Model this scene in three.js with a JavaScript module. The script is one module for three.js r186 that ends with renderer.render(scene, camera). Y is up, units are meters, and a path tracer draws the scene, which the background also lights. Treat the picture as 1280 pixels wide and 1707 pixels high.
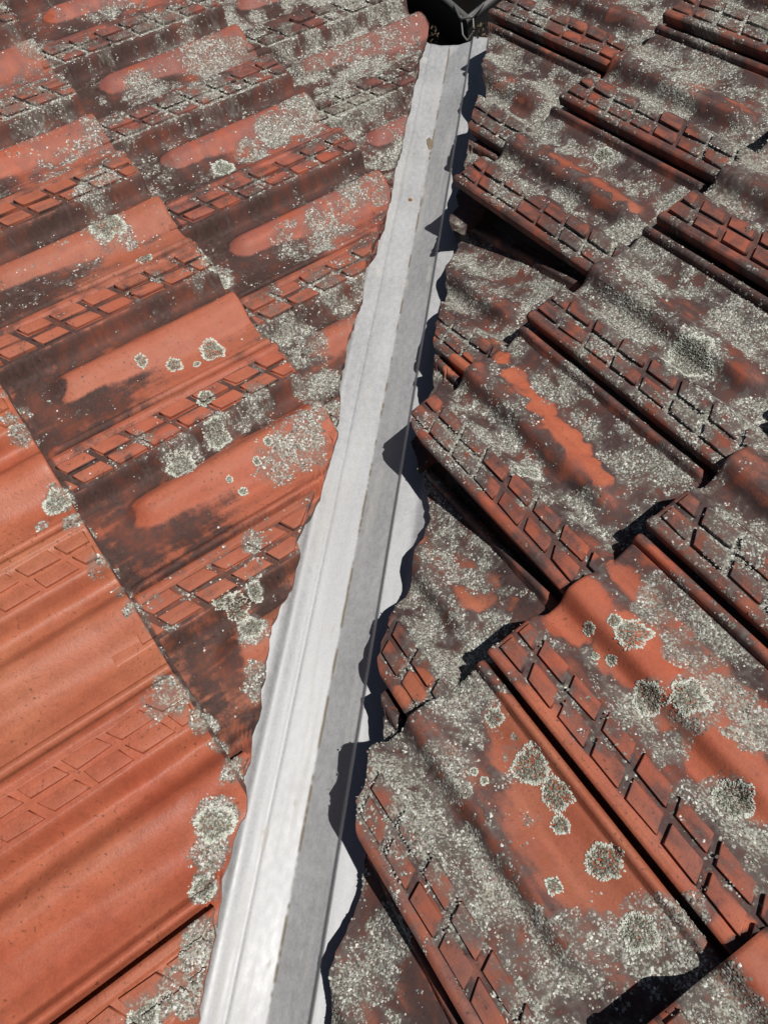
import * as THREE from 'three';
import { mergeGeometries, mergeVertices } from 'three/addons/utils/BufferGeometryUtils.js';

// ---------------------------------------------------------------- camera, sky, sun, exposure
const scene = new THREE.Scene();
const camera = new THREE.PerspectiveCamera(69.91, 767 / 1024, 0.02, 3000);
camera.rotation.order = 'YXZ';
camera.position.set(0.2322, 0.9369, 0.3883);
camera.rotation.set(-1.25542, 0.75452, -0.62494, 'YXZ');
const renderer = new THREE.WebGLRenderer({ antialias: true });
renderer.toneMapping = THREE.LinearToneMapping;
renderer.toneMappingExposure = 1.0;
renderer.outputColorSpace = THREE.SRGBColorSpace;
renderer.shadowMap.enabled = true;
const SKY = 0.085;
const sunDir = new THREE.Vector3(0.46, 0.87, -0.11).normalize();
const skyTex = (() => {                                            // clear midday sky: deep blue overhead, paler towards the horizon, a soft aureole round the sun
  const w = 256, h = 128, d = new Float32Array(w * h * 4);
  for (let y = 0; y < h; y++) for (let x = 0; x < w; x++) {
    const el = ((y + 0.5) / h - 0.5) * Math.PI, az = ((x + 0.5) / w - 0.5) * 2 * Math.PI, D = new THREE.Vector3(Math.cos(el) * Math.cos(az), Math.sin(el), Math.cos(el) * Math.sin(az));
    const f = Math.pow(1 - Math.max(0, D.y), 2.4), g = Math.pow(Math.max(0, D.dot(sunDir)), 12) * 0.5, k = (y * w + x) * 4;
    d[k] = SKY * (0.32 + 0.75 * f + g); d[k + 1] = SKY * (0.52 + 0.80 * f + g); d[k + 2] = SKY * (0.95 + 0.65 * f + 0.9 * g); d[k + 3] = 1;
  }
  const T = new THREE.DataTexture(d, w, h, THREE.RGBAFormat, THREE.FloatType); T.mapping = THREE.EquirectangularReflectionMapping; T.magFilter = T.minFilter = THREE.LinearFilter; T.needsUpdate = true; return T;
})();
scene.background = skyTex; scene.environment = skyTex;
const sun = new THREE.DirectionalLight(new THREE.Color(1.0, 0.965, 0.91), 4.8);
sun.position.copy(sunDir).multiplyScalar(20); sun.target.position.set(0, 0, 0);
sun.name = 'sun';
sun.castShadow = true; sun.shadow.mapSize.set(4096, 4096);
Object.assign(sun.shadow.camera, { left: -2.5, right: 2.5, top: 2.5, bottom: -2.5, near: 1, far: 40 });
scene.add(sun, sun.target);

// ---------------------------------------------------------------- helpers
let seed = 1234567;
const rnd = () => { seed |= 0; seed = seed + 0x6D2B79F5 | 0; let t = Math.imul(seed ^ seed >>> 15, 1 | seed); t = t + Math.imul(t ^ t >>> 7, 61 | t) ^ t; return ((t ^ t >>> 14) >>> 0) / 4294967296; };
const hash = (a, b, c = 0) => { let h = Math.imul(a | 0, 374761393) + Math.imul(b | 0, 668265263) + Math.imul(c | 0, 2147483647 ^ 974711) | 0; h = Math.imul(h ^ h >>> 13, 1274126177); return ((h ^ h >>> 16) >>> 0) / 4294967296; };
const lerp = (a, b, t) => a + (b - a) * t, clamp = (x, a = 0, b = 1) => Math.min(b, Math.max(a, x));
const S = (a, b, x) => { const t = clamp((x - a) / (b - a)); return t * t * (3 - 2 * t); };
const G2 = [];                                                    // 2-D gradient noise
for (let k = 0; k < 256; k++) { const a = hash(k, 77) * Math.PI * 2; G2.push([Math.cos(a), Math.sin(a)]); }
const PERM = new Uint8Array(512); { const p = [...Array(256).keys()]; for (let k = 255; k > 0; k--) { const m = Math.floor(hash(k, 5) * (k + 1)); [p[k], p[m]] = [p[m], p[k]]; } for (let k = 0; k < 512; k++) PERM[k] = p[k & 255]; }
const GX = new Float32Array(256), GY = new Float32Array(256); for (let k = 0; k < 256; k++) { GX[k] = G2[k][0]; GY[k] = G2[k][1]; }
function noise(x, y) {                                            // about -0.7 .. 0.7
  const xi = Math.floor(x), yi = Math.floor(y), fx = x - xi, fy = y - yi, X = xi & 255, Y = yi & 255;
  const u = fx * fx * fx * (fx * (fx * 6 - 15) + 10), v = fy * fy * fy * (fy * (fy * 6 - 15) + 10);
  const a = PERM[PERM[X] + Y], b = PERM[PERM[X + 1] + Y], c = PERM[PERM[X] + Y + 1], d = PERM[PERM[X + 1] + Y + 1];
  const n00 = GX[a] * fx + GY[a] * fy, n10 = GX[b] * (fx - 1) + GY[b] * fy, n01 = GX[c] * fx + GY[c] * (fy - 1), n11 = GX[d] * (fx - 1) + GY[d] * (fy - 1);
  const p = n00 + u * (n10 - n00), q = n01 + u * (n11 - n01); return p + v * (q - p);
}
const fbm = (x, y, o) => { let s = 0, a = 1; for (let k = 0; k < o; k++) { s += a * noise(x, y); x = x * 2.03 + 11.3; y = y * 2.03 + 4.7; a *= 0.5; } return s; };
const names = {};
const numbered = n => { const k = names[n] = (names[n] ?? -1) + 1; return k ? `${n}_${String(k).padStart(3, '0')}` : n; };
function tag(o, label, category, group, kind) { if (label) o.userData.label = label; if (category) o.userData.category = category; if (group) o.userData.group = group; if (kind) o.userData.kind = kind; return o; }
function mesh(name, geometry, material, parent = scene) { const m = new THREE.Mesh(geometry, material); m.name = parent === scene ? numbered(name) : name; m.castShadow = m.receiveShadow = true; parent.add(m); return m; }
function geo(pos, idx, uv, col) {
  const g = new THREE.BufferGeometry();
  g.setAttribute('position', new THREE.Float32BufferAttribute(pos, 3));
  if (uv) g.setAttribute('uv', new THREE.Float32BufferAttribute(uv, 2));
  if (col) g.setAttribute('color', new THREE.Float32BufferAttribute(col, 3));
  g.setIndex(idx); g.computeVertexNormals(); return g;
}
const lin = (r, g, b) => new THREE.Color().setRGB(r, g, b);
const toS = x => { x = clamp(x); return Math.round(255 * (x <= 0.0031308 ? 12.92 * x : 1.055 * Math.pow(x, 1 / 2.4) - 0.055)); };

// ---------------------------------------------------------------- the two roof slopes: s runs down the slope, t across it, h out of it (metres)
const W = 0.21, GA = 0.31834;                                      // cover width and gauge of one tile
const ORIGIN = new THREE.Vector3(0.165, 0.9, 3.6);
function makeSlope(side) {
  const p = side === 'L' ? 0.36077 : 0.32841, c = Math.cos(p), q = Math.sin(p), a = Math.PI / 4 + (side === 'L' ? 0 : 0.02047);
  const d = side === 'L' ? [Math.SQRT1_2 * c, -q, -Math.SQRT1_2 * c] : [-Math.sin(a) * c, -q, -Math.cos(a) * c];
  const r = side === 'L' ? [Math.SQRT1_2, 0, Math.SQRT1_2] : [Math.cos(a), 0, -Math.sin(a)];
  const n = new THREE.Vector3(...r).cross(new THREE.Vector3(...d)).normalize(); if (n.y < 0) n.negate();
  const o = side === 'L' ? { s0: -3.3373, t0: 2.12926, b: -0.49844, S0: -3.50, S1: -1.95, T0: 1.50, T1: 3.30, eave: 4 }
    : { s0: -3.80447, t0: -1.96779, b: -0.51336, S0: -3.70, S1: -2.10, T0: -3.05, T1: -1.45, eave: 5 };
  return { side, d, r, n: [n.x, n.y, n.z], ...o };
}
const SL = makeSlope('L'), SR = makeSlope('R');
const at = (sl, s, t, h) => [sl.d[0] * s + sl.r[0] * t + sl.n[0] * h - ORIGIN.x, sl.d[1] * s + sl.r[1] * t + sl.n[1] * h - ORIGIN.y, sl.d[2] * s + sl.r[2] * t + sl.n[2] * h - ORIGIN.z];
const tailS = (sl, i) => sl.s0 + i * GA;
const stripT = (sl, i, j) => sl.t0 + j * W + ((i & 1) ? sl.b * W : 0);
const uvOf = (sl, s, t) => [(t - sl.T0) / (sl.T1 - sl.T0), (s - sl.S0) / (sl.S1 - sl.S0)];
// where the tiles were sawn along the valley: [z, x] pairs, ragged as hand cutting left them
const cutL = [[-0.751, -0.067], [-0.720, -0.067], [-0.676, -0.065], [-0.634, -0.067], [-0.609, -0.059], [-0.563, -0.059], [-0.525, -0.058], [-0.496, -0.056], [-0.465, -0.054], [-0.438, -0.055], [-0.375, -0.050], [-0.344, -0.050], [-0.311, -0.047], [-0.286, -0.050], [-0.244, -0.050], [-0.209, -0.053], [-0.170, -0.054], [-0.155, -0.050], [-0.125, -0.050], [-0.088, -0.050], [-0.048, -0.051], [-0.004, -0.048], [0.023, -0.044], [0.053, -0.038], [0.102, -0.031], [0.116, -0.036], [0.158, -0.035], [0.174, -0.035], [0.211, -0.038], [0.244, -0.042], [0.254, -0.035], [0.277, -0.036], [0.309, -0.043], [0.338, -0.046], [0.363, -0.045], [0.374, -0.042], [0.414, -0.037], [0.438, -0.035], [0.457, -0.034], [0.486, -0.034], [0.527, -0.026], [0.555, -0.027], [0.578, -0.026], [0.598, -0.028], [0.615, -0.025], [0.628, -0.019], [0.645, -0.019], [0.667, -0.016], [0.693, -0.015]];
const cutR = [[-0.728, 0.045], [-0.683, 0.047], [-0.634, 0.055], [-0.583, 0.052], [-0.538, 0.045], [-0.431, 0.037], [-0.404, 0.034], [-0.310, 0.056], [-0.282, 0.056], [-0.242, 0.054], [-0.209, 0.055], [-0.161, 0.058], [-0.127, 0.057], [-0.086, 0.058], [-0.062, 0.059], [0.009, 0.059], [0.047, 0.056], [0.163, 0.093], [0.209, 0.086], [0.244, 0.085], [0.267, 0.081], [0.286, 0.076], [0.308, 0.074], [0.334, 0.069], [0.358, 0.068], [0.433, 0.082], [0.468, 0.087], [0.506, 0.082], [0.538, 0.089], [0.548, 0.090], [0.591, 0.088], [0.631, 0.082], [0.648, 0.076], [0.670, 0.081], [0.682, 0.082]];
const lookup = (tab, z) => { if (z <= tab[0][0]) return tab[0][1]; for (let k = 1; k < tab.length; k++) if (z < tab[k][0]) return lerp(tab[k - 1][1], tab[k][1], (z - tab[k - 1][0]) / (tab[k][0] - tab[k - 1][0])); return tab[tab.length - 1][1]; };
const chip = (z, step, k) => { const q = z / step, a = Math.floor(q); return lerp(hash(a, k, 61), hash(a + 1, k, 61), q - a) - 0.5; };
const wob = z => 0.0016 * noise(z * 85, 3.3) + 0.0048 * chip(z, 0.013, 1) + 0.0028 * chip(z, 0.0045, 2);   // chipped by the grinder
const SUNK = { '5,-1': 0.02, '4,-2': 0.056, '3,-3': 0.058, '2,-5': 0.056 };   // sawn pieces with nothing under their tails have sagged into the valley
const sag = (sl, s, t) => { const L = locate(sl, s, t), k = SUNK[L.i + ',' + L.j]; return k ? 0.3 * k * clamp(L.u / GA * 1.3) : 0; };   // ... and reach a little farther over the sheet
const inside = (sl, s, t, h = 0.042) => { const P = at(sl, s, t, h); return sl.side === 'L' ? lookup(cutL, P[2]) + wob(P[2]) - P[0] : P[0] - lookup(cutR, P[2]) - wob(P[2] + 9) + sag(sl, s, t); };   // > 0 on the kept side

// ---------------------------------------------------------------- the pressed clay tile: u down the slope from the tail of the tile above, v from the left edge of the cover strip
const PADR = [[0.0145, 0.0310], [0.0370, 0.0535]], PITCH = GA / 7, SKEW = 0.5;
const rollD = (u, v) => { const dv = v - 0.112; return Math.hypot(Math.max(0, 0.078 - u) * 0.95, dv < 0 ? dv * 1.45 : dv * lerp(1.08, 0.76, S(0.08, 0.27, u))); };   // blunt-nosed roll, steep on one side and easy on the other
function body(u, v) {
  let h = 0.0255 * (1 - S(0.056, 0.076, v));
  h -= 0.0035 * S(0.0105, 0.0125, v) * (1 - S(0.056, 0.062, v));
  if (v < 0.004) h -= 0.0028 * (1 - v / 0.004) ** 2;
  const dd = rollD(u, v);
  h += 0.0152 * (1 - S(0.005, 0.037, dd));
  h += 0.0020 * Math.exp(-(((v - 0.109) / 0.011) ** 2)) * S(0.08, 0.24, u);
    h += 0.0038 * S(GA - 0.055, GA - 0.006, u) * Math.exp(-(((v - 0.118) / 0.026) ** 2));
  h += 0.006 * S(0.162, 0.193, v);
  const e = (v - 0.1975) / 0.0064; if (Math.abs(e) < 1) h += 0.0088 * Math.sqrt(1 - e * e) * S(0.004, 0.016, u);
  h -= 0.0125 * S(0.2032, 0.2062, v);
  return h;
}
function tileH(sl, i, j, u, v) {                                    // height above the battens' plane, each tile bedded a little differently
  const k = sl.side === 'L' ? 0 : 50, a = hash(i, j, 11 + k) - 0.5, b = hash(i, j, 12 + k) - 0.5, c = hash(i, j, 13 + k) - 0.5;
  return 0.008 + 0.022 * u / GA + 0.003 * a + 0.03 * b * (v - 0.1) + 0.01 * c * u - (k ? (SUNK[i + ',' + j] ?? (i === 1 ? 0.008 : 0)) * Math.pow(clamp((u + 0.02) / GA), 1.1) : 0) + body(u, v) - (u > GA - 0.004 ? 0.0022 * ((u - GA + 0.004) / 0.004) ** 2 : 0) + 0.0005 * noise(u * 40 + i * 7, v * 40 + j * 3);
}
const tailJit = (sl, i, j) => 0.009 * (hash(i, j, 21 + (sl.side === 'L' ? 0 : 50)) - 0.5);
function padAt(u, v) {                                             // which raised pad of the cover strip lies here, if any
  for (let r = 0; r < 2; r++) { const [a, b] = PADR[r]; if (v < a || v > b) continue; const w = (u - SKEW * (v - 0.013)) / PITCH, f = w - Math.floor(w); if (f > 0.09 && f < 0.91) return true; }
  return false;
}
function locate(sl, s, t) {                                        // which tile lies uppermost at (s, t)
  const i = Math.floor((s - sl.s0) / GA) + 1, j = Math.floor((t - sl.t0 - ((i & 1) ? sl.b * W : 0)) / W);
  return { i, j, u: s - tailS(sl, i - 1), v: t - stripT(sl, i, j) };
}
function surf(sl, s, t) { const L = locate(sl, s, t); return tileH(sl, L.i, L.j, L.u, L.v) + (padAt(L.u, L.v) ? 0.0042 : 0); }
function frame(sl, s, t, base) {                                    // normal of the tile's face
  const e = 0.003, L = locate(sl, s, t), h = (a, b) => tileH(sl, L.i, L.j, a, b), hs = (h(L.u + e, L.v) - h(L.u - e, L.v)) / (2 * e), ht = (h(L.u, L.v + e) - h(L.u, L.v - e)) / (2 * e);
  return new THREE.Vector3(sl.n[0] - sl.d[0] * hs - sl.r[0] * ht, sl.n[1] - sl.d[1] * hs - sl.r[1] * ht, sl.n[2] - sl.d[2] * hs - sl.r[2] * ht).normalize();
}
// ---------------------------------------------------------------- growth and dirt on the clay: what covers which tile
const lichenL = [[-3.013, 2.458, 0.010, 0.8], [-3.028, 2.492, 0.010, 0.8], [-3.028, 2.511, 0.011, 0.8], [-3.031, 2.608, 0.017, 0.9], [-3.057, 2.630, 0.009, 0.8], [-3.027, 2.650, 0.013, 0.8], [-3.027, 2.711, 0.013, 0.8], [-3.021, 2.749, 0.010, 0.8], [-3.020, 2.775, 0.008, 0.8], [-3.015, 2.799, 0.007, 0.8], [-3.015, 2.829, 0.005, 0.8], [-2.924, 2.860, 0.017, 0.9], [-2.946, 2.902, 0.013, 0.9], [-2.959, 2.919, 0.011, 0.9], [-3.039, 2.883, 0.024, 0.75], [-3.019, 2.923, 0.012, 0.8], [-3.017, 2.950, 0.009, 0.8], [-3.016, 2.982, 0.013, 0.9], [-3.055, 3.010, 0.020, 0.95], [-3.073, 3.030, 0.018, 0.95], [-3.091, 3.055, 0.013, 0.9], [-3.117, 3.093, 0.018, 0.9], [-3.131, 3.110, 0.016, 0.8], [-3.147, 3.128, 0.012, 0.8], [-3.182, 3.111, 0.017, 0.9], [-3.156, 3.111, 0.016, 0.7], [-2.786, 2.696, 0.030, 0.7], [-2.748, 2.679, 0.031, 0.75], [-2.755, 2.653, 0.022, 0.5], [-2.747, 2.711, 0.021, 0.8], [-2.873, 2.776, 0.014, 0.8], [-2.899, 2.826, 0.010, 0.8], [-2.883, 2.626, 0.027, 0.65], [-2.826, 2.620, 0.020, 0.75], [-2.764, 2.610, 0.019, 0.7], [-2.797, 2.622, 0.014, 0.6], [-2.818, 2.577, 0.011, 0.6], [-2.912, 2.588, 0.012, 0.6], [-2.926, 2.614, 0.011, 0.4], [-2.667, 2.618, 0.029, 0.8], [-2.654, 2.555, 0.030, 0.7], [-2.654, 2.531, 0.027, 0.8], [-2.693, 2.382, 0.024, 0.9], [-2.732, 2.392, 0.018, 0.6], [-2.789, 2.235, 0.031, 0.6], [-2.782, 2.267, 0.023, 0.7], [-2.776, 2.180, 0.028, 0.6], [-2.749, 2.173, 0.020, 0.7], [-2.806, 2.107, 0.021, 0.6], [-2.756, 1.988, 0.036, 0.5], [-2.708, 2.052, 0.024, 0.5], [-2.774, 2.324, 0.012, 0.6], [-2.777, 2.373, 0.012, 0.5], [-2.577, 2.197, 0.021, 0.8], [-2.518, 2.189, 0.026, 0.8], [-2.406, 2.164, 0.037, 0.9], [-2.462, 2.170, 0.031, 0.8], [-2.463, 1.962, 0.044, 0.8], [-2.422, 1.972, 0.035, 0.8], [-2.590, 1.971, 0.038, 0.7], [-2.558, 2.390, 0.038, 0.55], [-2.498, 2.381, 0.039, 0.6], [-2.527, 2.407, 0.027, 0.7], [-2.424, 2.354, 0.041, 0.6], [-2.229, 2.102, 0.042, 0.8], [-2.318, 2.113, 0.026, 0.7], [-2.307, 1.861, 0.019, 0.8], [-2.228, 2.074, 0.056, 0.6], [-2.137, 2.039, 0.052, 0.5], [-2.267, 2.218, 0.046, 0.5], [-2.708, 1.827, 0.028, 0.7], [-2.691, 2.626, 0.024, 0.7], [-2.696, 2.668, 0.020, 0.7]];
const grimeL = [[-2.985, 2.438, 0.034, 0.8], [-2.954, 2.412, 0.022, 0.8], [-2.982, 2.524, 0.019, 0.8], [-2.986, 2.657, 0.022, 0.8], [-2.994, 2.629, 0.020, 0.8], [-2.966, 2.869, 0.020, 0.8], [-2.996, 2.895, 0.017, 0.8], [-2.994, 2.873, 0.014, 0.8], [-2.978, 2.611, 0.014, 0.8], [-2.935, 2.609, 0.012, 0.8], [-2.894, 2.607, 0.011, 0.8], [-2.849, 2.608, 0.011, 0.8], [-2.800, 2.604, 0.009, 0.8], [-2.940, 2.550, 0.011, 0.8], [-2.964, 2.550, 0.011, 0.8]];
const bareR = [[-3.258, -2.619, 0.037, 0.8], [-3.317, -2.631, 0.046, 0.8], [-3.373, -2.630, 0.045, 0.8], [-3.411, -2.624, 0.036, 0.8], [-3.436, -2.628, 0.018, 0.8], [-3.221, -2.628, 0.016, 0.8], [-3.189, -2.500, 0.029, 0.8], [-3.252, -2.486, 0.031, 0.8], [-3.306, -2.485, 0.031, 0.8], [-3.370, -2.491, 0.030, 0.8], [-3.418, -2.494, 0.021, 0.8], [-3.085, -2.557, 0.026, 0.8], [-3.049, -2.557, 0.015, 0.8], [-3.499, -2.591, 0.027, 0.8], [-3.480, -2.583, 0.015, 0.8], [-2.814, -2.386, 0.018, 0.8], [-3.143, -2.674, 0.016, 0.8], [-2.823, -2.321, 0.015, 0.8], [-3.140, -2.697, 0.013, 0.8], [-2.858, -2.343, 0.012, 0.92], [-2.895, -2.349, 0.015, 0.87], [-2.913, -2.352, 0.008, 0.92], [-2.926, -2.354, 0.012, 0.73], [-2.936, -2.352, 0.007, 1], [-2.953, -2.357, 0.013, 1], [-2.962, -2.355, 0.014, 1], [-2.986, -2.364, 0.010, 0.92], [-2.995, -2.361, 0.009, 0.91], [-3.011, -2.362, 0.014, 1], [-3.017, -2.362, 0.013, 1], [-3.031, -2.367, 0.008, 0.99], [-3.036, -2.366, 0.013, 1], [-3.059, -2.368, 0.009, 0.97], [-3.070, -2.374, 0.007, 0.95], [-3.086, -2.373, 0.010, 1], [-3.090, -2.376, 0.007, 0.78], [-2.586, -2.037, 0.008, 0.58], [-2.615, -2.043, 0.011, 0.5], [-2.626, -2.043, 0.012, 0.53], [-2.640, -2.043, 0.013, 0.46], [-2.661, -2.042, 0.012, 0.41], [-2.669, -2.041, 0.012, 0.53], [-2.706, -2.049, 0.010, 0.55], [-2.712, -2.046, 0.013, 0.6], [-2.735, -2.049, 0.010, 0.48], [-2.749, -2.051, 0.009, 0.49], [-2.761, -2.053, 0.013, 0.47], [-2.778, -2.047, 0.008, 0.5], [-2.788, -2.052, 0.009, 0.57], [-2.806, -2.048, 0.009, 0.54], [-2.517, -1.779, 0.010, 0.47], [-2.547, -1.788, 0.010, 0.42], [-2.563, -1.792, 0.012, 0.4], [-2.577, -1.790, 0.012, 0.45], [-2.598, -1.802, 0.010, 0.38], [-2.620, -1.805, 0.012, 0.54], [-2.629, -1.808, 0.016, 0.49], [-2.643, -1.807, 0.010, 0.39], [-2.664, -1.816, 0.008, 0.53], [-2.686, -1.818, 0.016, 0.48], [-2.706, -1.821, 0.014, 0.47], [-2.730, -1.825, 0.011, 0.42], [-2.743, -1.832, 0.011, 0.41], [-2.755, -1.828, 0.015, 0.54], [-2.768, -1.829, 0.013, 0.53], [-2.798, -1.842, 0.011, 0.46], [-2.806, -1.842, 0.008, 0.4], [-2.899, -2.120, 0.011, 0.47], [-2.913, -2.129, 0.011, 0.48], [-2.921, -2.127, 0.011, 0.55], [-2.933, -2.131, 0.009, 0.53], [-2.951, -2.136, 0.011, 0.5], [-2.963, -2.137, 0.010, 0.55], [-2.972, -2.139, 0.012, 0.43], [-2.987, -2.142, 0.013, 0.48], [-2.996, -2.139, 0.010, 0.44], [-3.011, -2.145, 0.012, 0.54], [-3.017, -2.142, 0.011, 0.41], [-3.028, -2.143, 0.007, 0.43], [-3.036, -2.147, 0.012, 0.44], [-2.317, -1.984, 0.014, 0.48], [-2.332, -1.986, 0.011, 0.5], [-2.376, -1.976, 0.009, 0.47], [-2.392, -1.981, 0.008, 0.48], [-2.417, -1.983, 0.009, 0.44], [-2.436, -1.986, 0.013, 0.45], [-2.460, -1.988, 0.012, 0.49], [-2.482, -1.987, 0.012, 0.4], [-2.521, -1.875, 0.009, 0.4], [-2.530, -1.875, 0.010, 0.34], [-2.560, -1.882, 0.008, 0.4], [-2.575, -1.879, 0.008, 0.33], [-2.601, -1.878, 0.008, 0.35], [-2.625, -1.888, 0.009, 0.38], [-2.645, -1.885, 0.010, 0.37], [-2.657, -1.881, 0.011, 0.43], [-2.970, -2.568, 0.013, 0.59], [-2.985, -2.563, 0.008, 0.5], [-3.000, -2.565, 0.014, 0.5], [-3.006, -2.564, 0.013, 0.47], [-3.027, -2.561, 0.011, 0.59], [-3.049, -2.558, 0.008, 0.57], [-3.059, -2.557, 0.008, 0.51], [-3.070, -2.558, 0.014, 0.47], [-3.081, -2.555, 0.012, 0.51], [-3.092, -2.553, 0.008, 0.61], [-3.100, -2.550, 0.007, 0.55], [-3.110, -2.549, 0.011, 0.49], [-3.117, -2.546, 0.013, 0.59], [-3.135, -2.433, 0.010, 0.5], [-3.145, -2.437, 0.011, 0.43], [-3.152, -2.440, 0.014, 0.47], [-3.160, -2.437, 0.010, 0.53], [-3.180, -2.440, 0.010, 0.43], [-3.189, -2.439, 0.010, 0.52], [-3.201, -2.438, 0.013, 0.5], [-3.211, -2.439, 0.013, 0.52], [-3.220, -2.437, 0.010, 0.41], [-3.228, -2.437, 0.009, 0.51], [-3.248, -2.440, 0.010, 0.47], [-3.255, -2.441, 0.012, 0.43], [-3.260, -2.440, 0.013, 0.38], [-3.268, -2.439, 0.011, 0.46], [-3.273, -2.438, 0.011, 0.49], [-3.284, -2.442, 0.014, 0.4], [-3.288, -2.438, 0.010, 0.42], [-3.304, -2.438, 0.014, 0.5], [-3.312, -2.440, 0.014, 0.5], [-3.318, -2.443, 0.014, 0.53], [-3.325, -2.440, 0.008, 0.38], [-3.337, -2.443, 0.012, 0.47], [-3.344, -2.440, 0.010, 0.51], [-3.351, -2.444, 0.012, 0.44], [-3.357, -2.442, 0.008, 0.38], [-3.363, -2.439, 0.010, 0.41], [-3.368, -2.443, 0.008, 0.38]];
const lichenR = [[-3.251, -2.636, 0.012, 0.5], [-3.177, -2.642, 0.029, 0.9], [-3.209, -2.642, 0.018, 0.8], [-3.299, -2.507, 0.023, 0.7], [-3.324, -2.480, 0.028, 0.8], [-3.345, -2.515, 0.016, 0.7], [-3.402, -2.516, 0.024, 0.8], [-3.445, -2.636, 0.033, 0.85], [-3.442, -2.665, 0.027, 0.85], [-3.449, -2.608, 0.018, 0.8], [-3.421, -2.705, 0.036, 0.7], [-3.382, -2.732, 0.030, 0.7], [-3.316, -2.737, 0.031, 0.8], [-3.260, -2.754, 0.032, 0.8], [-3.234, -2.706, 0.032, 0.8], [-3.336, -2.457, 0.028, 0.9], [-3.371, -2.457, 0.024, 0.9], [-3.287, -2.444, 0.025, 0.8], [-3.234, -2.430, 0.026, 0.8], [-3.032, -2.195, 0.037, 0.9], [-3.135, -2.228, 0.029, 0.7], [-3.015, -2.424, 0.019, 0.9], [-3.095, -2.403, 0.021, 0.6], [-3.092, -2.331, 0.028, 0.7], [-2.958, -2.312, 0.031, 0.7], [-2.975, -2.252, 0.031, 0.6], [-2.629, -2.137, 0.040, 0.7], [-2.386, -1.998, 0.038, 0.8], [-2.668, -1.885, 0.043, 0.8], [-2.658, -1.817, 0.044, 0.8], [-2.628, -1.741, 0.046, 0.7], [-2.929, -2.191, 0.033, 0.8], [-2.892, -2.206, 0.025, 0.7], [-2.635, -2.234, 0.038, 0.6], [-2.721, -2.276, 0.036, 0.6], [-3.010, -2.565, 0.028, 0.7], [-3.038, -2.602, 0.021, 0.7], [-3.088, -2.602, 0.020, 0.7], [-3.323, -2.875, 0.032, 0.7], [-3.309, -2.845, 0.026, 0.8], [-3.329, -2.900, 0.026, 0.8], [-3.491, -2.625, 0.030, 0.8], [-3.517, -2.621, 0.024, 0.8]];
const rosL = [[-2.855, 2.472, 0.008, 0.8], [-2.821, 2.496, 0.012, 0.8], [-2.796, 2.511, 0.005, 0.8], [-2.767, 2.503, 0.020, 0.8], [-2.572, 2.195, 0.021, 0.8], [-2.788, 2.243, 0.027, 0.8], [-2.772, 2.325, 0.012, 0.8], [-2.784, 2.669, 0.006, 0.8], [-2.923, 2.859, 0.016, 0.8], [-3.056, 3.012, 0.021, 0.8], [-3.093, 3.056, 0.013, 0.8], [-3.182, 3.112, 0.016, 0.8], [-3.031, 2.608, 0.018, 0.8], [-2.819, 2.578, 0.011, 0.8], [-2.830, 2.620, 0.017, 0.8], [-2.887, 2.632, 0.021, 0.8], [-2.696, 2.387, 0.020, 0.8], [-2.842, 2.704, 0.006, 0.8], [-2.849, 2.684, 0.004, 0.8], [-2.809, 2.682, 0.005, 0.8], [-2.935, 2.815, 0.015, 0.8], [-2.899, 2.826, 0.010, 0.8], [-2.925, 2.830, 0.017, 0.8]];
const rosR = [[-3.379, -2.632, 0.019, 0.8], [-3.279, -2.633, 0.023, 0.8], [-3.311, -2.629, 0.018, 0.8], [-3.334, -2.645, 0.010, 0.8], [-3.244, -2.476, 0.020, 0.8], [-3.212, -2.503, 0.007, 0.8], [-3.235, -2.516, 0.004, 0.8], [-3.248, -2.507, 0.006, 0.8], [-3.225, -2.480, 0.008, 0.8], [-2.665, -2.004, 0.016, 0.8], [-3.032, -2.195, 0.031, 0.8], [-3.404, -2.512, 0.020, 0.8], [-3.370, -2.681, 0.008, 0.8], [-3.297, -2.505, 0.019, 0.8], [-3.322, -2.478, 0.021, 0.8], [-3.220, -2.633, 0.011, 0.8], [-3.018, -2.427, 0.014, 0.8], [-3.436, -2.647, 0.018, 0.8], [-3.252, -2.680, 0.004, 0.8], [-3.264, -2.677, 0.004, 0.8]];
// per tile: [grime, lichen on the pans, lichen on the cover strip]
const COVERL = { '1': [0.0, 0.02, 0.03], '0': [0.0, 0.02, 0.02], '2': [0.7, 0.14, 0.22], '2,-3': [1.1, 0.4, 0.6], '2,-2': [1.1, 0.4, 0.6], '2,-1': [1.0, 0.35, 0.6], '2,0': [0.8, 0.2, 0.3], '2,1': [0.72, 0.12, 0.16], '2,2': [0.62, 0.06, 0.18], '2,3': [0.56, 0.14, 0.34], '2,4': [0.5, 0.3, 0.4], '3': [1.15, 0.4, 0.65], '3,0': [1.15, 0.34, 0.6], '3,1': [1.0, 0.2, 0.36], '3,2': [0.85, 0.42, 0.42], '3,3': [0.9, 0.6, 0.6], '4': [1.7, 0.66, 0.75] };
const COVERR = { '5': [0.9, 0.6, 0.5], '4': [0.85, 0.62, 0.52], '3': [0.85, 0.68, 0.58], '3,-2': [0.75, 0.6, 0.45], '2': [0.75, 0.62, 0.5], '2,-3': [0.55, 0.48, 0.36], '2,-4': [0.6, 0.58, 0.55], '1': [0.6, 0.5, 0.3], '0': [0.5, 0.5, 0.4] };
const cover = (sl, i, j) => { const C = sl.side === 'L' ? COVERL : COVERR; return C[i + ',' + j] ?? C[i] ?? [0.6, 0.4, 0.4]; };
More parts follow.
